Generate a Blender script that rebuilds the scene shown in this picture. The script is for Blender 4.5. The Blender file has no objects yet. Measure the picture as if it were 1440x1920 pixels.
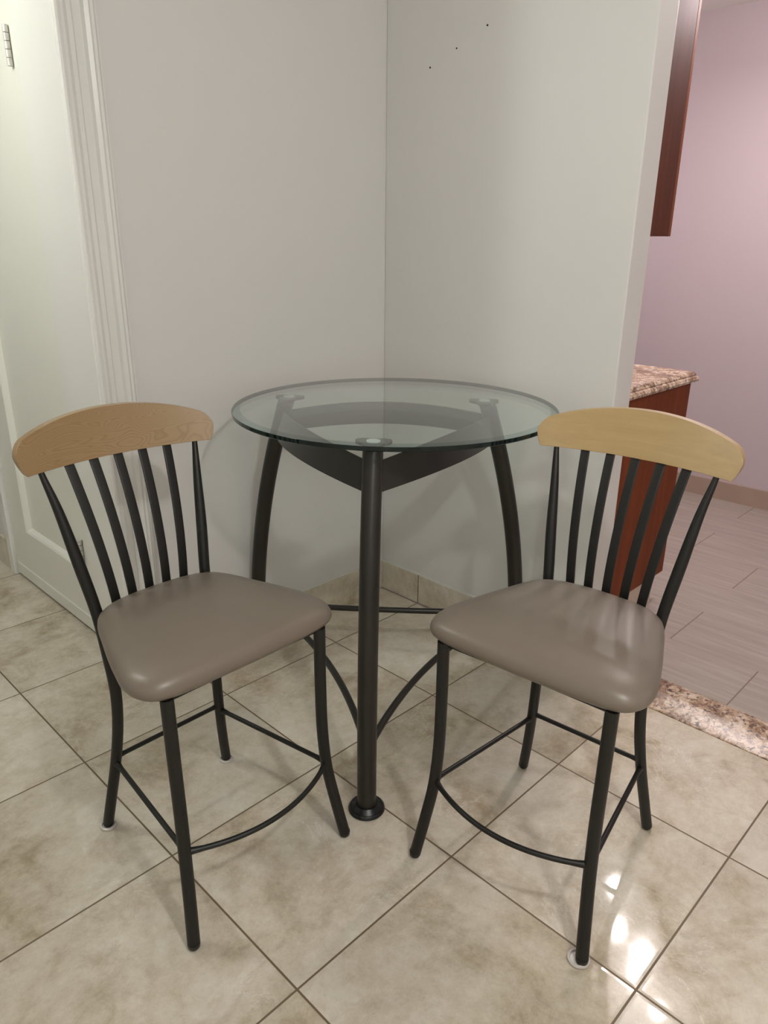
import bpy, bmesh, math, random
from mathutils import Vector, Matrix
T = 0.4572            # one floor tile, metres; all layout numbers below are in tiles
scn = bpy.context.scene
COL = scn.collection
PI = math.pi

# ------------------------------------------------------------------ materials
def new_mat(name):
    m = bpy.data.materials.new(name); m.use_nodes = True
    nt = m.node_tree; b = nt.nodes['Principled BSDF']
    return m, nt, b

def N(nt, kind, **kw):
    n = nt.nodes.new(kind)
    for k, v in kw.items():
        if k.startswith('i_'):
            key = k[2:]
            key = int(key) if key.isdigit() else key.replace('_', ' ')
            n.inputs[key].default_value = v
        else: setattr(n, k, v)
    return n

def L(nt, a, b): nt.links.new(a, b)

def srgb(r, g, b):
    f = lambda c: ((c / 255 + .055) / 1.055) ** 2.4 if c / 255 > .04045 else c / 255 / 12.92
    return (f(r), f(g), f(b), 1)

def math_n(nt, op, a, b=None, clamp=False):
    n = N(nt, 'ShaderNodeMath', operation=op, use_clamp=clamp)
    for i, v in enumerate((a, b)):
        if v is None: continue
        if isinstance(v, (int, float)): n.inputs[i].default_value = v
        else: L(nt, v, n.inputs[i])
    return n.outputs[0]

def mix_c(nt, fac, a, b, mode='MIX'):
    n = N(nt, 'ShaderNodeMix', data_type='RGBA', blend_type=mode)
    for s, v in ((n.inputs[0], fac), (n.inputs[6], a), (n.inputs[7], b)):
        if isinstance(v, (int, float, tuple)): s.default_value = v
        else: L(nt, v, s)
    return n.outputs[2]

def ramp(nt, fac, stops):
    n = N(nt, 'ShaderNodeValToRGB'); e = n.color_ramp.elements
    while len(e) < len(stops): e.new(.5)
    for el, (p, c) in zip(e, stops): el.position = p; el.color = c
    L(nt, fac, n.inputs[0]); return n.outputs[0]

def coords(nt, scale=(1, 1, 1)):
    tc = N(nt, 'ShaderNodeTexCoord'); mp = N(nt, 'ShaderNodeMapping')
    mp.inputs['Scale'].default_value = scale
    L(nt, tc.outputs['Object'], mp.inputs['Vector']); return mp.outputs[0]

def noise(nt, vec, scale, detail=4, rough=.5, dist=0.0):
    n = N(nt, 'ShaderNodeTexNoise'); n.inputs['Scale'].default_value = scale
    n.inputs['Detail'].default_value = detail; n.inputs['Roughness'].default_value = rough
    n.inputs['Distortion'].default_value = dist
    if vec is not None: L(nt, vec, n.inputs['Vector'])
    return n.outputs['Fac']

def bump(nt, b, h, strength=.1, dist=.001):
    n = N(nt, 'ShaderNodeBump'); n.inputs['Strength'].default_value = strength
    n.inputs['Distance'].default_value = dist
    L(nt, h, n.inputs['Height']); L(nt, n.outputs[0], b.inputs['Normal'])

def simple(name, col, rough=.5, metal=0, bumps=None, var=0.0, vscale=3, spec=None, coat=None):
    m, nt, b = new_mat(name)
    b.inputs['Roughness'].default_value = rough; b.inputs['Metallic'].default_value = metal
    if spec is not None: b.inputs['Specular IOR Level'].default_value = spec
    if coat: b.inputs['Coat Weight'].default_value = coat[0]; b.inputs['Coat Roughness'].default_value = coat[1]
    v = coords(nt)
    n = noise(nt, v, vscale, 5, .55)
    lo = tuple(c * (1 - var) for c in col[:3]) + (1,); hi = tuple(min(1, c * (1 + var)) for c in col[:3]) + (1,)
    L(nt, ramp(nt, n, [(.3, lo), (.7, hi)]), b.inputs['Base Color'])
    if bumps:
        n2 = noise(nt, v, bumps[0], 6, .6); bump(nt, b, n2, bumps[1], bumps[2])
    return m

def marble_mat(name='cream_marble_tile'):
    m, nt, b = new_mat(name)
    v = coords(nt, (1 / T,) * 3)
    sp = N(nt, 'ShaderNodeSeparateXYZ'); L(nt, v, sp.inputs[0])
    fx = math_n(nt, 'FLOOR', sp.outputs[0]); fy = math_n(nt, 'FLOOR', sp.outputs[1])
    cb = N(nt, 'ShaderNodeCombineXYZ'); L(nt, fx, cb.inputs[0]); L(nt, fy, cb.inputs[1])
    wn = N(nt, 'ShaderNodeTexWhiteNoise', noise_dimensions='3D'); L(nt, cb.outputs[0], wn.inputs['Vector'])
    off = N(nt, 'ShaderNodeVectorMath', operation='MULTIPLY_ADD'); L(nt, wn.outputs['Color'], off.inputs[0])
    off.inputs[1].default_value = (17, 17, 17); L(nt, v, off.inputs[2])
    p = off.outputs[0]
    # big clouds, small mottling
    big = noise(nt, p, 1.5, 10, .68, .35)
    c = ramp(nt, big, [(.30, srgb(150, 134, 110)), (.41, srgb(178, 165, 142)), (.50, srgb(197, 187, 168)), (.64, srgb(212, 205, 191))])
    mid = noise(nt, p, 6, 9, .75, .2)
    c = mix_c(nt, ramp(nt, mid, [(.35, (0, 0, 0, 1)), (.7, (.55, .55, .55, 1))]), c, srgb(224, 217, 203))
    fine = noise(nt, p, 13, 12, .86, .1)
    c = mix_c(nt, .42, c, ramp(nt, fine, [(.36, (.32, .32, .32, 1)), (.64, (.68, .68, .68, 1))]), 'OVERLAY')
    pat = noise(nt, p, 2.6, 8, .75, .6)
    c = mix_c(nt, ramp(nt, pat, [(.52, (0, 0, 0, 1)), (.72, (.55, .55, .55, 1))]), c, srgb(152, 132, 102))
    # white veins
    vn = noise(nt, p, 1.6, 7, .62, 1.2)
    d = math_n(nt, 'ABSOLUTE', math_n(nt, 'SUBTRACT', vn, .5))
    msk = noise(nt, p, 1.3, 2, .5)
    vf = math_n(nt, 'MULTIPLY', ramp(nt, d, [(0, (1, 1, 1, 1)), (.006, (0, 0, 0, 1))]), ramp(nt, msk, [(.52, (0, 0, 0, 1)), (.62, (1, 1, 1, 1))]))
    c = mix_c(nt, math_n(nt, 'MULTIPLY', vf, .4), c, srgb(238, 235, 226))
    # dark specks
    vo = N(nt, 'ShaderNodeTexVoronoi'); vo.inputs['Scale'].default_value = 26; L(nt, p, vo.inputs['Vector'])
    c = mix_c(nt, ramp(nt, vo.outputs['Distance'], [(.03, (.45, .45, .45, 1)), (.075, (0, 0, 0, 1))]), c, srgb(120, 104, 84))
    tv = math_n(nt, 'ADD', math_n(nt, 'MULTIPLY', wn.outputs['Value'], .14), .90)
    hs = N(nt, 'ShaderNodeHueSaturation'); L(nt, tv, hs.inputs['Value']); L(nt, c, hs.inputs['Color']); c = hs.outputs[0]
    # grout
    def edge(s):
        f = math_n(nt, 'FRACT', s); return math_n(nt, 'MINIMUM', f, math_n(nt, 'SUBTRACT', 1, f))
    e = math_n(nt, 'MINIMUM', edge(sp.outputs[0]), edge(sp.outputs[1]))
    g = math_n(nt, 'LESS_THAN', e, .0048)
    c = mix_c(nt, g, c, srgb(106, 90, 68))
    L(nt, c, b.inputs['Base Color'])
    L(nt, math_n(nt, 'ADD', math_n(nt, 'MULTIPLY', g, .5), math_n(nt, 'ADD', math_n(nt, 'MULTIPLY', mid, .07), .03)), b.inputs['Roughness'])
    h = math_n(nt, 'MINIMUM', math_n(nt, 'MULTIPLY', e, 60), 1)
    wv = noise(nt, v, 2.2, 2, .5)
    bump(nt, b, math_n(nt, 'ADD', h, math_n(nt, 'MULTIPLY', wv, 1.2)), .30, .0010)
    return m

def plank_mat():
    m, nt, b = new_mat('greige_wood_look_tile')
    v = coords(nt, (1 / T,) * 3)
    sp = N(nt, 'ShaderNodeSeparateXYZ'); L(nt, v, sp.inputs[0])
    W, LEN = .64, 1.333
    r = math_n(nt, 'DIVIDE', math_n(nt, 'SUBTRACT', sp.outputs[0], 3.29), W)
    row = math_n(nt, 'FLOOR', r)
    odd = math_n(nt, 'MODULO', row, 2)
    y = math_n(nt, 'DIVIDE', math_n(nt, 'ADD', math_n(nt, 'ADD', sp.outputs[1], 4.477 + LEN * 10), math_n(nt, 'MULTIPLY', odd, LEN / 2)), LEN)
    cell = math_n(nt, 'FLOOR', y)
    cb = N(nt, 'ShaderNodeCombineXYZ'); L(nt, row, cb.inputs[0]); L(nt, cell, cb.inputs[1])
    wn = N(nt, 'ShaderNodeTexWhiteNoise'); L(nt, cb.outputs[0], wn.inputs['Vector'])
    off = N(nt, 'ShaderNodeVectorMath', operation='MULTIPLY_ADD'); L(nt, wn.outputs['Color'], off.inputs[0])
    off.inputs[1].default_value = (9, 9, 9); L(nt, v, off.inputs[2])
    st = N(nt, 'ShaderNodeMapping'); st.inputs['Scale'].default_value = (14, .9, 1); L(nt, off.outputs[0], st.inputs['Vector'])
    n = noise(nt, st.outputs[0], 1.6, 6, .6, .4)
    c = ramp(nt, n, [(.3, srgb(150, 139, 130)), (.5, srgb(160, 149, 140)), (.7, srgb(170, 160, 151))])
    def edge(s, w):
        f = math_n(nt, 'FRACT', s); return math_n(nt, 'MULTIPLY', math_n(nt, 'MINIMUM', f, math_n(nt, 'SUBTRACT', 1, f)), w)
    ej = edge(y, LEN); er = edge(r, W)
    c = mix_c(nt, math_n(nt, 'LESS_THAN', ej, .005), c, srgb(118, 103, 92))
    c = mix_c(nt, math_n(nt, 'LESS_THAN', er, .003), c, srgb(150, 134, 120))
    L(nt, c, b.inputs['Base Color']); b.inputs['Roughness'].default_value = .42
    bump(nt, b, n, .12, .001)
    return m

def granite_mat():
    m, nt, b = new_mat('brown_speckled_granite')
    v = coords(nt)
    a = noise(nt, v, 30, 7, .78, .8); d = noise(nt, v, 62, 6, .75, .4); e = noise(nt, v, 9, 5, .7, 1.0)
    c = ramp(nt, a, [(.34, srgb(66, 48, 40)), (.44, srgb(150, 118, 92)), (.52, srgb(196, 172, 148)), (.66, srgb(226, 212, 198))])
    c = mix_c(nt, ramp(nt, d, [(.40, (1, 1, 1, 1)), (.47, (0, 0, 0, 1))]), c, srgb(58, 42, 36))
    c = mix_c(nt, ramp(nt, e, [(.52, (0, 0, 0, 1)), (.62, (.75, .75, .75, 1))]), c, srgb(108, 78, 58))
    L(nt, c, b.inputs['Base Color']); b.inputs['Roughness'].default_value = .30
    bump(nt, b, a, .05, .001)
    return m

def maple_mat(name, figured):
    m, nt, b = new_mat(name)
    v = coords(nt, (1, 1, 1))
    st = N(nt, 'ShaderNodeMapping'); st.inputs['Scale'].default_value = (6, 1.2, 7); L(nt, v, st.inputs['Vector'])
    if figured:
        n = noise(nt, st.outputs[0], 2.2, 1.5, .4, .9)
        s = math_n(nt, 'FRACT', math_n(nt, 'MULTIPLY', n, 60))
        c = ramp(nt, s, [(0, srgb(140, 113, 78)), (.35, srgb(152, 125, 87)), (.8, srgb(155, 128, 90)), (1, srgb(142, 115, 80))])  # real figure; tone gap to plain maple is partly light put into the colour
    else:
        st.inputs['Scale'].default_value = (30, 1.2, 40)
        n = noise(nt, st.outputs[0], 1.6, 6, .6, .3)
        c = ramp(nt, n, [(.3, srgb(166, 140, 96)), (.7, srgb(177, 151, 106))])
    f = noise(nt, v, 400, 2, .5)
    c = mix_c(nt, .05, c, f, 'OVERLAY')
    L(nt, c, b.inputs['Base Color']); b.inputs['Roughness'].default_value = .34
    b.inputs['Coat Weight'].default_value = .35; b.inputs['Coat Roughness'].default_value = .15
    return m

def cherry_mat(name='cherry_cabinet_wood', lo=srgb(72, 34, 20), hi=srgb(94, 46, 27)):
    m, nt, b = new_mat(name)
    v = coords(nt, (1, 1, 1))
    st = N(nt, 'ShaderNodeMapping'); st.inputs['Scale'].default_value = (30, 30, 1.5); L(nt, v, st.inputs['Vector'])
    n = noise(nt, st.outputs[0], 1.4, 6, .6, .4)
    c = ramp(nt, n, [(.3, lo), (.7, hi)])
    L(nt, c, b.inputs['Base Color']); b.inputs['Roughness'].default_value = .6; b.inputs['Specular IOR Level'].default_value = .22
    return m

def glass_mat(name, tint, gloss_rough, ior=1.5, edge=False):
    m = bpy.data.materials.new(name); m.use_nodes = True; nt = m.node_tree; nt.nodes.clear()
    out = N(nt, 'ShaderNodeOutputMaterial')
    tr = N(nt, 'ShaderNodeBsdfTransparent'); tr.inputs[0].default_value = tint
    gl = N(nt, 'ShaderNodeBsdfGlossy'); gl.inputs['Roughness'].default_value = gloss_rough
    gl.inputs['Color'].default_value = (1, 1, 1, 1)
    lw = N(nt, 'ShaderNodeLayerWeight'); lw.inputs['Blend'].default_value = .5
    f5 = math_n(nt, 'POWER', lw.outputs['Facing'], 5.0)
    fres = math_n(nt, 'ADD', math_n(nt, 'MULTIPLY', f5, .96), ((ior - 1) / (ior + 1)) ** 2)
    # a fine noise breaks the reflection a little, as on wiped glass
    mx = N(nt, 'ShaderNodeMixShader')
    L(nt, fres, mx.inputs[0]); L(nt, tr.outputs[0], mx.inputs[1]); L(nt, gl.outputs[0], mx.inputs[2])
    if edge:
        df = N(nt, 'ShaderNodeBsdfDiffuse'); df.inputs[0].default_value = srgb(10, 24, 23)
        m2 = N(nt, 'ShaderNodeMixShader'); m2.inputs[0].default_value = .75
        L(nt, tr.outputs[0], m2.inputs[1]); L(nt, df.outputs[0], m2.inputs[2])
        L(nt, m2.outputs[0], mx.inputs[1])
    L(nt, mx.outputs[0], out.inputs[0])
    return m

M = {}
M['marble'] = marble_mat()
M['plank'] = plank_mat()
M['granite'] = granite_mat()
M['wall'] = simple('off_white_wall_paint', srgb(220, 219, 216), .55, bumps=(60, .12, .0006), var=.015, vscale=1.2)
M['kitchen_wall'] = simple('pinkish_kitchen_wall_paint', srgb(190, 178, 182), .5, bumps=(60, .10, .0006), var=.015, vscale=1.2)
M['ceiling'] = simple('ceiling_paint', srgb(226, 224, 218), .8, var=.01)
M['trim'] = simple('glossy_white_trim_paint', srgb(228, 228, 224), .28, bumps=(9, .25, .0015), var=.01, coat=(.3, .15))
M['door'] = simple('white_door_paint', srgb(228, 228, 220), .3, bumps=(8, .2, .0015), var=.01, coat=(.3, .15))
M['hinge'] = simple('paint_spattered_steel', srgb(206, 203, 196), .4, metal=.2, var=.12, vscale=60)
M['metal_chair'] = simple('dark_bronze_powder_coat', srgb(21, 20, 18), .44, metal=.1, var=.06, vscale=20, bumps=(500, .05, .0003))
M['metal_table'] = simple('gunmetal_powder_coat', srgb(46, 44, 40), .34, metal=.35, var=.08, vscale=14, bumps=(400, .05, .0003))
M['vinyl'] = simple('taupe_vinyl', srgb(119, 109, 98), .36, var=.03, vscale=5, bumps=(900, .10, .0002))
M['rubber'] = simple('black_rubber', srgb(14, 14, 14), .35, var=.05)
M['clear_plastic'] = simple('milky_plastic', srgb(196, 190, 184), .3, var=.03)
M['maple_fig'] = maple_mat('figured_maple', True)
M['maple'] = maple_mat('plain_maple', False)
M['cherry'] = cherry_mat()
M['cherry_door'] = cherry_mat('cherry_door_edge', srgb(118, 64, 38), srgb(140, 78, 48))
M['cherry_base'] = cherry_mat('cherry_base_panel', srgb(106, 49, 20), srgb(126, 60, 27))
M['base_beige'] = simple('beige_kick_tile', srgb(200, 182, 164), .4, var=.05, vscale=9)
M['base_taupe'] = simple('taupe_baseboard_tile', srgb(164, 144, 130), .4, var=.05, vscale=6)
M['black'] = simple('black_hole', srgb(12, 10, 10), .8)
M['handle'] = simple('brushed_nickel', srgb(180, 176, 168), .3, metal=1)
M['pad_disc'] = simple('translucent_glass_bumper', srgb(222, 224, 218), .35, var=.03)
M['glass'] = glass_mat('clear_green_glass', (.915, .965, .955, 1), .0, 1.45)
M['glass_bevel'] = glass_mat('bevelled_glass', (.60, .72, .70, 1), .02, 1.5)
M['glass_edge'] = glass_mat('green_glass_edge', (.03, .07, .065, 1), .05, 1.5, edge=True)

# ------------------------------------------------------------------ mesh helpers
def tag(o, label=None, cat=None, group=None, kind=None):
    if label: o['label'] = label
    if cat: o['category'] = cat
    if group: o['group'] = group
    if kind: o['kind'] = kind
    return o

def empty(name, loc, rz=0, **kw):
    o = bpy.data.objects.new(name, None); COL.objects.link(o)
    o.location = loc; o.rotation_euler = (0, 0, rz); o.empty_display_size = .1
    return tag(o, **kw)

def obj(name, bm, mats, parent=None, smooth=True, angle=38, bevel=None, **kw):
    bmesh.ops.recalc_face_normals(bm, faces=bm.faces)
    if smooth:
        for f in bm.faces: f.smooth = True
        for e in bm.edges:
            if len(e.link_faces) == 2 and e.calc_face_angle(0) > math.radians(angle): e.smooth = False
    me = bpy.data.meshes.new(name); bm.to_mesh(me); bm.free()
    if not isinstance(mats, (list, tuple)): mats = [mats]
    for m in mats: me.materials.append(m)
    o = bpy.data.objects.new(name, me); COL.objects.link(o)
    if parent: o.parent = parent
    if bevel:
        md = o.modifiers.new('bevel', 'BEVEL'); md.width = bevel; md.segments = 3; md.limit_method = 'ANGLE'
        md.angle_limit = math.radians(35); md.harden_normals = False
    return tag(o, **kw)

def box(bm, x0, x1, y0, y1, z0, z1, mi=0):
    """box in tiles"""
    vs = [bm.verts.new((x * T, y * T, z * T)) for x in (x0, x1) for y in (y0, y1) for z in (z0, z1)]
    for q in ((0, 1, 3, 2), (4, 6, 7, 5), (0, 4, 5, 1), (2, 3, 7, 6), (0, 2, 6, 4), (1, 5, 7, 3)):
        f = bm.faces.new([vs[i] for i in q]); f.material_index = mi
    return bm

def B(*a, mi=0):
    bm = bmesh.new(); box(bm, *a, mi=mi); return bm

def catmull(pts, n):
    """resample control tuples (any dimension) by a centripetal-ish Catmull-Rom"""
    P = [pts[0]] + list(pts) + [pts[-1]]
    P[0] = tuple(2 * a - b for a, b in zip(pts[0], pts[1])); P[-1] = tuple(2 * a - b for a, b in zip(pts[-1], pts[-2]))
    out = []
    segs = len(pts) - 1
    for s in range(segs):
        p0, p1, p2, p3 = P[s:s + 4]
        k = n if s < segs - 1 else n + 1
        for i in range(k):
            t = i / n
            out.append(tuple(.5 * ((2 * b) + (c - a) * t + (2 * a - 5 * b + 4 * c - d) * t * t + (3 * b - a - 3 * c + d) * t ** 3)
                             for a, b, c, d in zip(p0, p1, p2, p3)))
    return out

def sweep(bm, path, radii, sides=20, aspect=None, ref=None, caps=True, round_end=False):
    """tube along path (tiles). radii: per-point r or (ra, rb); ref: reference vector for the first profile axis"""
    pts = [Vector(p) * T for p in path]; n = len(pts); rings = []
    tg = [(pts[min(i + 1, n - 1)] - pts[max(i - 1, 0)]).normalized() for i in range(n)]
    u = Vector(ref) if ref else (Vector((0, 0, 1)) if abs(tg[0].z) < .9 else Vector((1, 0, 0)))
    for i in range(n):
        if ref: u = Vector(ref)
        u = (u - tg[i] * u.dot(tg[i])).normalized(); w = tg[i].cross(u)
        r = radii[i] if isinstance(radii, list) else radii
        ra, rb = (r if isinstance(r, tuple) else (r, r))
        ring = []
        for k in range(sides):
            a = 2 * PI * k / sides
            ca, sa = math.cos(a), math.sin(a)
            if aspect == 'flat':   # rounded rectangle
                e = .35
                ca = math.copysign(abs(ca) ** e, ca); sa = math.copysign(abs(sa) ** e, sa)
            ring.append(bm.verts.new(pts[i] + u * (ra * T * ca) + w * (rb * T * sa)))
        rings.append(ring)
    for a, b in zip(rings, rings[1:]):
        for k in range(sides):
            bm.faces.new((a[k], a[(k + 1) % sides], b[(k + 1) % sides], b[k]))
    if caps:
        bm.faces.new(rings[0][::-1]); bm.faces.new(rings[-1])
    return bm

def lathe(bm, prof, cx, cy, sides=48, mi=None, closed=True):
    """prof: list of (r, z) in tiles"""
    rings = []
    for r, z in prof:
        if r <= 1e-6: rings.append([bm.verts.new((cx * T, cy * T, z * T))])
        else: rings.append([bm.verts.new(((cx + r * math.cos(2 * PI * k / sides)) * T, (cy + r * math.sin(2 * PI * k / sides)) * T, z * T)) for k in range(sides)])
    for j, (a, b) in enumerate(zip(rings, rings[1:])):
        for k in range(sides):
            k2 = (k + 1) % sides
            if len(a) == 1 and len(b) == 1: continue
            if len(a) == 1: f = bm.faces.new((a[0], b[k2], b[k]))
            elif len(b) == 1: f = bm.faces.new((a[k], a[k2], b[0]))
            else: f = bm.faces.new((a[k], a[k2], b[k2], b[k]))
            if mi: f.material_index = mi[j]
    return bm

# ------------------------------------------------------------------ the setting
CZ = 5.30                     # ceiling
WX, WY = 2.965, -1.55         # corner of the two walls
WE, WT = -3.59, .215          # free end of the right wall, its thickness
st = dict(kind='structure')
obj('floor', B(-4.2, 2.935, -10, 5, -.1, 0), M['marble'], smooth=False, **st)
obj('floor', B(3.30, 8.0, -8, 1.5, -.1, 0.0), M['plank'], smooth=False, **st)
obj('ceiling', B(-4.2, 8.0, -10, 5, CZ, CZ + .1), M['ceiling'], smooth=False, **st)

# left wall (Y = WY) with the cased opening into the passage
OX = .575                     # inner edge of the opening on the right
JD = .44                      # depth of the opening's jamb
bm = bmesh.new()
box(bm, OX + .03, WX + WT, WY, WY + JD, -.1, CZ)
box(bm, -4.2, -1.75, WY, WY + JD, -.1, CZ)
box(bm, -1.75, OX + .03, WY, WY + JD, 4.75, CZ)
obj('wall_left', bm, M['wall'], smooth=False, **st)
# right wall with free end
wr = obj('wall_right', B(WX, WX + WT, WE, WY + .0, -.1, CZ), M['wall'], smooth=False, bevel=.004, **st)
for (y, z, r) in ((-1.967, 4.045, .006), (-2.195, 4.125, .005), (-2.44, 4.215, .006)):
    bm = bmesh.new(); sweep(bm, [(WX - .003, y, z), (WX + .004, y, z)], r, sides=10)
    obj('nail_hole', bm, M['black'], wr, smooth=False)
# rest of the room, behind and beside the camera
obj('wall_right', B(WX, WX + WT, -10, -7.2, -.1, CZ), M['wall'], smooth=False, **st)
obj('wall_back', B(-4.3, 3.2, -10.1, -10, -.1, CZ), M['wall'], smooth=False, **st)
obj('wall_side', B(-4.3, -4.2, -10, 5, -.1, CZ), M['wall'], smooth=False, **st)
# passage
PX = .745                     # passage wall plane
DY0, DY1 = -.62, .985         # closet door in the passage wall
bm = bmesh.new()
box(bm, PX, PX + .25, WY + JD, DY0 - .02, -.1, CZ)
box(bm, PX, PX + .25, DY1 + .02, 5, -.1, CZ)
box(bm, PX, PX + .25, DY0 - .02, DY1 + .02, 4.5, CZ)
obj('wall_passage', bm, M['wall'], smooth=False, **st)
obj('wall_passage_end', B(-4.2, PX + .25, 5, 5.1, -.1, CZ), M['wall'], smooth=False, **st)
obj('wall_passage_side', B(-1.95, -1.85, WY + JD, 5, -.1, CZ), M['wall'], smooth=False, **st)
# kitchen
obj('wall_kitchen', B(7.70, 7.8, -8, 1.5, -.1, CZ), M['kitchen_wall'], smooth=False, **st)
obj('wall_kitchen_end', B(WX + WT, 7.8, 1.5, 1.6, -.1, CZ), M['kitchen_wall'], smooth=False, **st)
obj('wall_kitchen_near', B(WX + WT, 7.8, -8.1, -8, -.1, CZ), M['kitchen_wall'], smooth=False, **st)
obj('wall_kitchen_back', B(WX + WT - .02, WX + WT + .004, WE + .01, 1.5, 0, CZ), M['kitchen_wall'], smooth=False, **st)

# baseboards: strips of floor tile
BH = .262
def tile_strip(bm, x0, x1, y0, y1): box(bm, x0, x1, y0, y1, 0, BH)
obj('baseboard_left', B(.83, WX, WY - .012, WY, 0, BH), M['marble'], smooth=False, bevel=.0015, **st)
bm = bmesh.new(); box(bm, WX - .016, WX, WE, WY - .012, 0, BH)
obj('baseboard_right', bm, M['marble'], smooth=False, bevel=.0015, **st)
obj('baseboard_wall_end', B(WX - .016, WX + WT, WE - .016, WE, 0, BH), M['marble'], smooth=False, **st)
obj('baseboard_passage', B(PX - .03, PX, DY1 + .13, 5, 0, .30), M['marble'], smooth=False, **st)
obj('baseboard_kitchen', B(7.665, 7.70, -8, 1.5, 0, .222), M['base_taupe'], smooth=False, **st)
# thin paint-and-caulk line above the tile strips
bm = bmesh.new(); box(bm, .83, WX, WY - .006, WY, BH, BH + .010); box(bm, WX - .008, WX, WE, WY - .006, BH, BH + .010)
obj('trim_1', bm, M['trim'], smooth=False, **st)

# cased opening: stepped moulding, swept up the wall as one profile
def profile_strip(pts, z0, z1):
    bm = bmesh.new()
    a = [bm.verts.new((x * T, y * T, z0 * T)) for x, y in pts]; b = [bm.verts.new((x * T, y * T, z1 * T)) for x, y in pts]
    n = len(pts)
    for k in range(n): bm.faces.new((a[k], a[(k + 1) % n], b[(k + 1) % n], b[k]))
    bm.faces.new(a[::-1]); bm.faces.new(b)
    return bm
prof = [(OX, WY + .01), (OX, WY - .030), (OX + .010, WY - .036), (OX + .022, WY - .034), (OX + .030, WY - .020), (OX + .048, WY - .020),
        (OX + .056, WY - .038), (OX + .078, WY - .040), (OX + .092, WY - .026), (OX + .135, WY - .026), (OX + .146, WY - .046),
        (OX + .168, WY - .052), (OX + .182, WY - .044), (OX + .196, WY - .046), (OX + .212, WY - .030), (OX + .222, WY - .028), (OX + .228, WY + .01)]
obj('trim_2', profile_strip(prof, 0, 4.80), M['trim'], angle=25, **st)
prof_h = B(-1.9, OX + .228, WY - .04, WY, 4.72, 4.98)
obj('trim_3', prof_h, M['trim'], smooth=False, bevel=.004, **st)
# jamb lining of the opening, faces -X
obj('trim_4', B(OX - .004, OX + .04, WY - .004, WY + JD + .03, 0, 4.75), M['trim'], smooth=False, bevel=.003, **st)
obj('trim_5', B(OX + .0, PX + .02, WY + JD, WY + JD + .03, 0, CZ), M['trim'], smooth=False, **st)

# closet door in the passage wall
dr = empty('door_1', (0, 0, 0), kind='structure')
bm = bmesh.new()
X0 = PX - .012
stile = .35; rb = .48; rt_ = 4.1
def flat(bm, y0, y1, z0, z1, x0=X0, x1=PX + .09): box(bm, x0, x1, y0, y1, z0, z1)
flat(bm, DY0, DY0 + .24, .02, 4.45); flat(bm, DY1 - .36, DY1, .02, 4.45)
flat(bm, DY0 + .24, DY1 - .36, .02, rb + .04); flat(bm, DY0 + .24, DY1 - .36, 4.12, 4.45)
flat(bm, DY0 + .24, DY1 - .36, rb, 4.2, PX + .03, PX + .07)
obj('door_leaf', bm, M['door'], dr, smooth=False)
def panel_mould(z0, z1):
    bm = bmesh.new(); y0, y1 = DY0 + .24, DY1 - .36
    w = .04
    a = [(y0, z0), (y1, z0), (y1, z1), (y0, z1)]; b = [(y0 + w, z0 + w), (y1 - w, z0 + w), (y1 - w, z1 - w), (y0 + w, z1 - w)]
    lv = [[bm.verts.new((x * T, y * T, z * T)) for y, z in q] for x, q in ((X0, a), (X0 + .012, [(p[0] + (.4 * (q[0] - p[0])), p[1] + .4 * (q[1] - p[1])) for p, q in zip(a, b)]), (PX + .03, b))]
    for r0, r1 in zip(lv, lv[1:]):
        for k in range(4): bm.faces.new((r0[k], r0[(k + 1) % 4], r1[(k + 1) % 4], r1[k]))
    return bm
obj('panel_moulding', panel_mould(rb + .04, 4.12), M['door'], dr, smooth=False)
bm = bmesh.new(); box(bm, PX - .022, PX - .010, DY0, DY1, .03, .14)
obj('kick_strip', bm, M['door'], dr, smooth=False, bevel=.002)
for z in (.70, 4.02):
    h = bmesh.new()
    yk = DY0 + .055
    for k in range(5):
        sweep(h, [(PX - .030, yk, z - .11 + k * .044), (PX - .030, yk, z - .11 + k * .044 + .040)], .017, sides=14)
    box(h, PX - .024, PX - .010, yk, yk + .05, z - .10, z + .10)
    obj('hinge', h, M['hinge'], dr, angle=40)
kb = bmesh.new(); sweep(kb, catmull([(PX - .01, DY1 - .16, 2.1), (PX - .07, DY1 - .16, 2.1), (PX - .13, DY1 - .16, 2.1)], 6), [.02] * 4 + [.03, .045, .055, .06, .058, .05, .04, .02, .005], sides=20)
obj('door_knob', kb, M['handle'], dr)
# frame on the far side of that door and its foot block
obj('trim_6', B(PX - .045, PX + .1, DY1 + .01, DY1 + .115, 0, 4.6), M['trim'], smooth=False, bevel=.004, **st)
obj('trim_7', B(PX - .020, PX + .1, WY + JD + .03, DY0 - .01, 0, 4.6), M['trim'], smooth=False, bevel=.004, **st)
obj('trim_8', B(PX - .045, PX + .1, DY0, DY1 + .115, 4.47, 4.62), M['trim'], smooth=False, bevel=.004, **st)

# granite threshold with a sloped front edge
bm = bmesh.new()
sec = [(2.930, -.05), (2.930, .004), (2.938, .008), (3.100, .042), (3.112, .044), (3.25, .040), (3.300, .022), (3.300, -.05)]
y0, y1 = -7.2, WE - .016
a = [bm.verts.new((x * T, y0 * T, z * T)) for x, z in sec]; b = [bm.verts.new((x * T, y1 * T, z * T)) for x, z in sec]
for k in range(len(sec)): bm.faces.new((a[k], a[(k + 1) % len(sec)], b[(k + 1) % len(sec)], b[k]))
bm.faces.new(a[::-1]); bm.faces.new(b)
obj('trim_9', bm, M['granite'], smooth=True, angle=20, **st)
obj('floor', B(2.935, 3.31, WE - .02, 1.5, -.1, -.002), M['plank'], smooth=False, **st)

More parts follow.
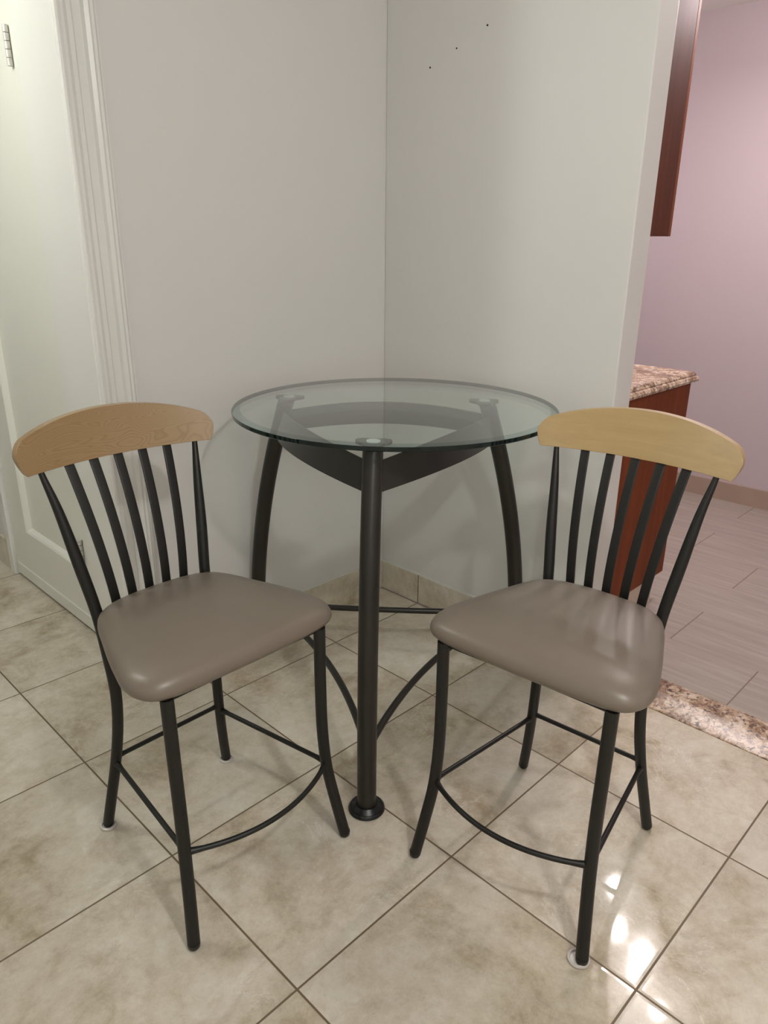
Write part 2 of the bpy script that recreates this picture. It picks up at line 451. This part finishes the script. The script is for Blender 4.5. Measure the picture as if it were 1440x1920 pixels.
# ------------------------------------------------------------------ kitchen cabinets
CY = -3.40
KX = WX + WT + .006
cab = empty('base_cabinet', (3.9 * T, CY * T, 0), label='cherry wood base cabinet under the granite counter, seen behind the chair back', cat='cabinet')
cab_inv = Matrix.Translation((-3.9 * T, -CY * T, 0))
def kid(name, bm, mat, par, inv, **kw):
    bm.transform(inv); return obj(name, bm, mat, par, **kw)
kid('body', B(KX, 4.50, CY, .9, .262, 1.905), M['cherry_base'], cab, cab_inv, smooth=False, bevel=.001)
kid('end_panel', B(KX, 4.545, CY - .02, CY, .262, 1.905), M['cherry_base'], cab, cab_inv, smooth=False, bevel=.001)
kid('toe_kick', B(KX, 4.40, CY - .005, .9, 0.0, .262), M['base_beige'], cab, cab_inv, smooth=False, bevel=.001)
for k in range(3):
    d = kid('door', B(4.505, 4.545, CY + .02 + k * 1.4, CY + 1.38 + k * 1.4, .30, 1.88), M['cherry_door'], cab, cab_inv, smooth=False, bevel=.002)
    hb = bmesh.new(); yy = CY + 1.2 + k * 1.4
    sweep(hb, catmull([(4.545, yy, 1.45), (4.60, yy, 1.47), (4.60, yy, 1.70), (4.545, yy, 1.72)], 5), .012, sides=10)
    hb.transform(cab_inv); obj('handle', hb, M['handle'], d)
# worktop with an ogee-like nose
ct = bmesh.new()
secp = [(KX, 1.905), (4.590, 1.905), (4.606, 1.912), (4.610, 1.93), (4.600, 1.950), (4.588, 1.956), (4.588, 1.966), (4.575, 1.985), (4.56, 1.990), (KX, 1.990)]
def loft(bm, rings):
    for r0, r1 in zip(rings, rings[1:]):
        n = len(r0)
        for k in range(n): bm.faces.new((r0[k], r0[(k + 1) % n], r1[(k + 1) % n], r1[k]))
# layers of the same rectangle, inset by the nose profile on the two free sides
lay = [(0.02, 1.905), (.004, 1.912), (0, 1.93), (.010, 1.950), (.022, 1.956), (.022, 1.966), (.035, 1.985), (.05, 1.990)]
rings = []
for ins, z in lay:
    rings.append([ct.verts.new(p) for p in [(KX * T, (CY - .055 + ins) * T, z * T), ((4.612 - ins) * T, (CY - .055 + ins) * T, z * T), ((4.612 - ins) * T, .9 * T, z * T), (KX * T, .9 * T, z * T)]])
loft(ct, rings); ct.faces.new(rings[0][::-1]); ct.faces.new(rings[-1])
obj('kitchen_worktop', ct, M['granite'], smooth=False, label='speckled brown and cream granite countertop on the cherry base cabinet', cat='countertop')

up = empty('wall_cabinet', (3.5 * T, CY * T, 2.98 * T), label='cherry wood upper cabinet hung high behind the free end of the wall', cat='cabinet')
up_inv = Matrix.Translation((-3.5 * T, -CY * T, -2.98 * T))
kid('body', B(KX, 3.830, CY, .9, 2.985, CZ - .01), M['cherry'], up, up_inv, smooth=False, bevel=.001)
for k in range(3):
    d = kid('door', B(3.842, 3.880, CY + .005 + k * 1.4, CY + 1.39 + k * 1.4, 2.982, CZ - .02), M['cherry_door'], up, up_inv, smooth=False, bevel=.002)
    hb = bmesh.new(); yy = CY + 1.2 + k * 1.4
    sweep(hb, catmull([(3.88, yy, 3.15), (3.935, yy, 3.17), (3.935, yy, 3.40), (3.88, yy, 3.42)], 5), .012, sides=10)
    hb.transform(up_inv); obj('handle', hb, M['handle'], d)

# ------------------------------------------------------------------ counter stools
def P(lat, fwd, z): return (fwd, lat, z)       # local X = forward, local Y = sitter's left

POST = [(.373, -.480, .02), (.345, -.452, .20), (.314, -.415, .42), (.292, -.385, .64), (.284, -.375, .84), (.291, -.392, 1.05),
        (.301, -.428, 1.27), (.333, -.475, 1.52), (.364, -.528, 1.76), (.392, -.572, 1.92), (.400, -.588, 1.98)]
PR = [.0275, .0275, .0275, .0275, .0275, .0275, .0275, .0275, .0215, .0145, .0125]
FRONT = [(.455, .466, .02), (.431, .425, .22), (.411, .388, .42), (.402, .370, .64), (.402, .364, .90), (.404, .363, 1.215)]
FR = .0285

def seat_bm():
    half = [(0, -.448), (.10, -.444), (.19, -.432), (.262, -.408), (.325, -.362), (.370, -.275), (.410, -.155), (.453, -.025), (.492, .11),
            (.517, .22), (.512, .310), (.472, .376), (.398, .404), (.27, .413), (.13, .417), (0, .419)]
    hs = catmull(half, 4)
    out = hs + [(-x, y) for x, y in hs[-2:0:-1]]
    prof = [(.86, 1.215), (.93, 1.216), (.965, 1.223), (.990, 1.237), (1.0, 1.254), (.995, 1.270), (.978, 1.287), (.945, 1.303), (.895, 1.315), (.80, 1.325), (.66, 1.332), (.48, 1.337), (.28, 1.340), (.1, 1.341)]
    bm = bmesh.new(); rings = []
    for s, z in prof:
        rings.append([bm.verts.new(Vector(P(x * s, .0 + (y) * s, z)) * T) for x, y in out])
    n = len(out)
    for a, b in zip(rings, rings[1:]):
        for k in range(n): bm.faces.new((a[k], a[(k + 1) % n], b[(k + 1) % n], b[k]))
    bm.faces.new(rings[0][::-1]); c = bm.verts.new(Vector(P(0, 0, 1.341)) * T)
    for k in range(n): bm.faces.new((rings[-1][k], rings[-1][(k + 1) % n], c))
    return bm

def crest_bm():
    bm = bmesh.new(); NC, NR = 72, 10
    def top(l):
        l = abs(l); h = .218 - .31 * l * l - .28 * l ** 4
        if l > .446: h -= .055 - math.sqrt(max(0, .055 ** 2 - (l - .446) ** 2))
        return h
    G = {}
    for side in (0, 1):
        for i in range(NC + 1):
            q = -1 + 2 * i / NC; p = math.copysign(abs(math.sin(q * PI / 2)) ** .9, q) if True else q
            p = math.copysign(1 - (1 - abs(q)) ** 1.35, q)
            lt = .500 * p; h = top(lt)
            for j in range(NR + 1):
                v = j / NR; z = 1.948 + v * (h + .004)
                lat = p * (.470 + (.500 - .470) * math.sin(PI / 2 * min(1, (z - 1.948) / .09)))
                y = -.648 + .39 * lat * lat - .33 * (z - 1.955) + (.026 if side == 0 else -.026) * (1 - .15 * v)
                G[side, i, j] = bm.verts.new(Vector(P(lat, y, z)) * T)
    for i in range(NC):
        for j in range(NR):
            bm.faces.new((G[0, i, j], G[0, i + 1, j], G[0, i + 1, j + 1], G[0, i, j + 1]))
            bm.faces.new((G[1, i, j], G[1, i, j + 1], G[1, i + 1, j + 1], G[1, i + 1, j]))
        bm.faces.new((G[0, i, 0], G[1, i, 0], G[1, i + 1, 0], G[0, i + 1, 0]))
        bm.faces.new((G[0, i, NR], G[0, i + 1, NR], G[1, i + 1, NR], G[1, i, NR]))
    for j in range(NR):
        bm.faces.new((G[0, 0, j], G[0, 0, j + 1], G[1, 0, j + 1], G[1, 0, j]))
        bm.faces.new((G[0, NC, j], G[1, NC, j], G[1, NC, j + 1], G[0, NC, j + 1]))
    return bm

def make_stool(loc, th, label, wood, glides):
    r = empty('counter_stool', (loc[0] * T, loc[1] * T, 0), th, label=label, cat='chair', group='counter stools at the glass table')
    mt = M['metal_chair']
    seat = obj('seat', seat_bm(), M['vinyl'], r, angle=60, label='padded taupe vinyl seat')
    # tack strip / underside
    cr = obj('top_rail', crest_bm(), wood, r, bevel=.006, angle=45, label='curved light wood top rail')
    for si, s in (('r', -1), ('l', 1)):
        bm = bmesh.new(); cp = catmull([P(s * a, b, c) for a, b, c in POST], 5)
        rr = catmull([(x,) for x in PR], 5)
        sweep(bm, cp, [x[0] for x in rr], sides=20)
        lg = obj('rear_leg', bm, mt, r, angle=50)
        bm = bmesh.new(); cp = catmull([P(s * a, b, c) for a, b, c in FRONT], 5)
        sweep(bm, cp, FR, sides=20); fl = obj('front_leg', bm, mt, r, angle=50)
        for leg, (la, fw, _), rad, key in ((lg, POST[0], .0245, 'b' + si), (fl, FRONT[0], .0285, 'f' + si)):
            x, y, _z = P(s * la, fw, 0)
            bm = bmesh.new(); lathe(bm, [(0, .004), (rad * .72, .004), (rad * .96, .012), (rad * 1.0, .024), (rad * 1.0, .034), (0, .034)], x, y, 24)
            obj('foot_cap', bm, M['rubber'], leg)
            if key in glides:
                dx, dy = glides[key]
                bm = bmesh.new(); lathe(bm, [(0, .0), (rad * 1.55, .0), (rad * 1.75, .005), (rad * 1.7, .011), (rad * 1.35, .014), (rad * 1.25, .006), (0, .005)], x + dx, y + dy, 28)
                obj('glide_disc', bm, M['clear_plastic'], leg, label='milky plastic glide disc')
    # stretchers
    def bar(a, b, bow=0.0, rad=.0125):
        pts = []
        for i in range(25):
            t = i / 24; q = 4 * t * (1 - t)
            pts.append((a[0] + (b[0] - a[0]) * t + bow * q, a[1] + (b[1] - a[1]) * t, a[2] + (b[2] - a[2]) * t))
        rads = [rad * (1 + .5 * max(0, 1 - min(i, 24 - i) / 1.6)) for i in range(25)]
        bm = bmesh.new(); sweep(bm, pts, rads, sides=14); return bm
    obj('stretcher', bar(P(-.404, .385, .447), P(.404, .385, .447), bow=.120), mt, r)
    obj('stretcher', bar(P(-.312, -.413, .448), P(.312, -.413, .448)), mt, r)
    for s in (-1, 1):
        obj('stretcher', bar(P(s * .316, -.405, .418), P(s * .407, .378, .452)), mt, r)
    # frame under the seat
    bm = bmesh.new()
    for pts in ([P(-.404, .350, 1.197), P(0, .345, 1.197), P(.404, .350, 1.197)], [P(-.300, -.425, 1.195), P(0, -.462, 1.195), P(.300, -.425, 1.195)],
                [P(-.404, .363, 1.195), P(-.300, -.405, 1.195)], [P(.404, .363, 1.195), P(.300, -.405, 1.195)]):
        sweep(bm, catmull(pts, 8), .0115, sides=10)
    obj('seat_frame', bm, mt, r)
    # slats
    for lb, lt, yb, yt in ((-.180, -.256, -.448, -.624), (-.090, -.128, -.458, -.642), (0, 0, -.462, -.648), (.090, .128, -.458, -.642), (.180, .256, -.448, -.624)):
        pts = []
        for i in range(15):
            t = i / 14; z = 1.185 + t * (1.972 - 1.185)
            w = t ** 1.55
            pts.append(P(lb + (lt - lb) * (t ** 1.1), yb + .012 * math.sin(PI * t) + (yt - yb) * w, z))
        bm = bmesh.new(); sweep(bm, pts, (.0228, .006), sides=16, aspect='flat', ref=P(1, 0, 0))
        obj('slat', bm, mt, r, angle=50)
    return r

make_stool((.2490, -3.0550), math.radians(-88.98), 'dark metal stool with figured tan top rail, left of the glass table beside the doorway', M['maple_fig'], {'br': (0, 0), 'bl': (0, 0)})
make_stool((1.3760, -4.2800), math.radians(-175.15), 'dark metal stool with plain yellowish top rail, right of the glass table near the granite', M['maple'], {'fl': (-.004, -.016)})

# ------------------------------------------------------------------ glass table
TX, TY, TZ, TR = 1.775, -2.715, 2.010, .968
TA = -2.423; RP, RF, CB, C3 = .731, 1.125, .103, -.032
GX, GY = 1.840, -2.757
TH = .030
tab = empty('bistro_table', (TX * T, TY * T, 0), label='round clear glass table with three bowed dark metal legs in the corner', cat='table')
tinv = Matrix.Translation((-TX * T, -TY * T, 0))
def leg_r(z):
    t = z / TZ; return RF + (RP - RF) * t + CB * 4 * t * (1 - t) + C3 * t * (1 - t) * (1 - 2 * t)
def pol(r, a, z): return (TX + r * math.cos(a), TY + r * math.sin(a), z)
# glass disc with a bevelled rim
bm = bmesh.new()
prof = [(0, TZ - TH), (TR - .004, TZ - TH), (TR, TZ - TH + .004), (TR, TZ - .007), (TR - .002, TZ - .005), (TR - .050, TZ), (0, TZ)]
lathe(bm, prof, GX, GY, 128, mi=[0, 1, 1, 1, 2, 0])
bm.transform(tinv); obj('glass_top', bm, [M['glass'], M['glass_edge'], M['glass_bevel']], tab, angle=12, label='clear round glass top with bevelled green edge')
for k in range(3):
    a = TA + k * 2 * PI / 3
    pts = [pol(leg_r(z), a, z) for z in [.02 + i * (TZ - TH - .045) / 30 for i in range(31)]]
    bm = bmesh.new(); sweep(bm, pts, .0525, sides=32); bm.transform(tinv)
    leg = obj('leg', bm, M['metal_table'], tab, angle=50)
    # black foot
    ro = RF - (0 if k == 0 else .05)
    fx, fy, _ = pol(ro, a, 0)
    bm = bmesh.new(); lathe(bm, [(0, 0), (.094, 0), (.1, .008), (.099, .016), (.090, .026), (.084, .024), (.076, .030), (.060, .044), (0, .044)], fx, fy, 48); bm.transform(tinv)
    obj('foot_disc', bm, M['rubber'], leg)
    # rounded three-cornered plate under the glass
    px, py, _ = pol(leg_r(TZ - .06) - .0, a, 0)
    px, py, _ = pol(RP, a, 0)
    bm = bmesh.new(); ring_t = []; ring_b = []
    for i in range(60):
        q = 2 * PI * i / 60
        rr = .083 + .021 * math.cos(3 * q)
        x = px + rr * math.cos(q + a); y = py + rr * math.sin(q + a)
        ring_t.append(bm.verts.new((x * T, y * T, (TZ - TH - .006) * T))); ring_b.append(bm.verts.new((x * T, y * T, (TZ - TH - .022) * T)))
    loft(bm, [ring_b, ring_t]); bm.faces.new(ring_b[::-1]); bm.faces.new(ring_t); bm.transform(tinv)
    pl = obj('support_plate', bm, M['metal_table'], leg, angle=40)
    bm = bmesh.new(); lathe(bm, [(0, TZ - TH - .007), (.036, TZ - TH - .007), (.036, TZ - TH - .0002), (0, TZ - TH - .0002)], px, py, 32); bm.transform(tinv)
    obj('glass_bumper', bm, M['pad_disc'], leg, label='pale round bumper holding the glass')
    bm = bmesh.new(); lathe(bm, [(0, TZ - TH - .10), (.052, TZ - TH - .10), (.052, TZ - TH - .022), (0, TZ - TH - .022)], px, py, 32); 
    bm.free()
for k in range(3):
    a, b = TA + k * 2 * PI / 3, TA + (k + 1) * 2 * PI / 3
    def arc(re, z0, bow, arch, t):
        A = Vector(pol(re, a, z0)); Bv = Vector(pol(re, b, z0)); m = (A + Bv) / 2 - Vector((TX, TY, z0)); m.normalize()
        q = 4 * t * (1 - t)
        return A.lerp(Bv, t) + m * bow * q + Vector((0, 0, arch * q))
    bm = bmesh.new(); n = 40; m_ = 8; th_ = .007
    grid = []
    for i in range(n + 1):
        t = i / n
        U = arc(.775, 1.872, .116, .051, t); Lo = arc(.835, 1.722, .155, .044, t)
        nrm = (Lo - U).cross(arc(.8, 1.8, .13, .04, min(1, t + .01)) - arc(.8, 1.8, .13, .04, max(0, t - .01))).normalized()
        row_f = []; row_b = []
        for j in range(m_ + 1):
            v = j / m_; p = U.lerp(Lo, v)
            row_f.append(bm.verts.new((p + nrm * th_) * T)); row_b.append(bm.verts.new((p - nrm * th_) * T))
        grid.append(row_f + row_b[::-1])
    loft(bm, grid); bm.faces.new(grid[0][::-1]); bm.faces.new(grid[-1]); bm.transform(tinv)
    obj('apron_panel', bm, M['metal_table'], tab, angle=50)
    bm = bmesh.new(); pts = [tuple(arc(1.10, .367, -.12, .043, i / 30)) for i in range(31)]
    sweep(bm, pts, .021, sides=16); bm.transform(tinv)
    obj('stretcher', bm, M['metal_table'], tab)

# ------------------------------------------------------------------ lights
def area(name, loc, size, power, col, shape='DISK', rot=(0, 0, 0), sy=None, spread=None):
    l = bpy.data.lights.new(name, 'AREA'); l.shape = shape; l.size = size
    if sy: l.size_y = sy
    l.energy = power; l.color = col
    if spread: l.spread = spread
    o = bpy.data.objects.new(name, l); COL.objects.link(o); o.location = Vector(loc) * T; o.rotation_euler = rot
    return o
def point(name, loc, rad, power, col):
    l = bpy.data.lights.new(name, 'POINT'); l.shadow_soft_size = rad; l.energy = power; l.color = col
    o = bpy.data.objects.new(name, l); COL.objects.link(o); o.location = Vector(loc) * T
    return o
point('room_ceiling_lamp', (-.3, -6.6, 4.7), .045, 42, (1.0, .975, .955))
point('far_fill_light', (-2.8, -8.8, 4.2), .12, 13, (.97, .985, .965))  # added fill behind the camera, evens out the wall brightness
point('passage_ceiling_lamp', (-1.1, -.8, 4.68), .06, 20, (.98, 1.0, .93))
for i, (x, y) in enumerate(((5.87, -2.90), (5.33, -3.22), (4.92, -3.68), (4.72, -4.02))):
    area('kitchen_spot', (x, y, 4.75), .04, (4.0, 3.6, 3.0, 1.2)[i], (1.0, .90, .88))
point('kitchen_fill_light', (5.2, -3.6, 4.75), .035, 27, (1.0, .88, .89))  # added fill among the spots, throws more light towards the dining floor
point('kitchen_glow_light', (6.5, .3, 3.4), .08, 9, (.97, .90, 1.0))  # unseen light added for the lavender glow on the far kitchen wall
area('under_cabinet_lamp', (3.55, -1.4, 2.97), .2, 3, (1.0, .84, .92), 'RECTANGLE', sy=1.2)

w = bpy.data.worlds.new('world'); scn.world = w; w.use_nodes = True
w.node_tree.nodes['Background'].inputs[0].default_value = (.9, .92, 1, 1); w.node_tree.nodes['Background'].inputs[1].default_value = .05

# ------------------------------------------------------------------ camera
f, p, r, yw, cx, cy, cz = 1373.498, .351137141, .00932706589, .793836079, -1.31230102, -5.77140806, 2.91808013
fw = Vector((math.sin(yw) * math.cos(p), math.cos(yw) * math.cos(p), -math.sin(p)))
rt = Vector((math.cos(yw), -math.sin(yw), 0)); upv = rt.cross(fw)
rt2 = rt * math.cos(r) + upv * math.sin(r); up2 = -rt * math.sin(r) + upv * math.cos(r)
cam = bpy.data.cameras.new('camera'); co = bpy.data.objects.new('camera', cam); COL.objects.link(co)
mw = Matrix(((rt2.x, up2.x, -fw.x, cx * T), (rt2.y, up2.y, -fw.y, cy * T), (rt2.z, up2.z, -fw.z, cz * T), (0, 0, 0, 1)))
co.matrix_world = mw
cam.sensor_fit = 'VERTICAL'; cam.sensor_height = 24; cam.lens = f / 1920 * 24; cam.clip_start = .02
scn.camera = co
scn.view_settings.view_transform = 'Standard'; scn.view_settings.look = 'None'
scn.view_settings.gamma = 1; scn.view_settings.use_curve_mapping = False
scn.view_settings.exposure = 0.0
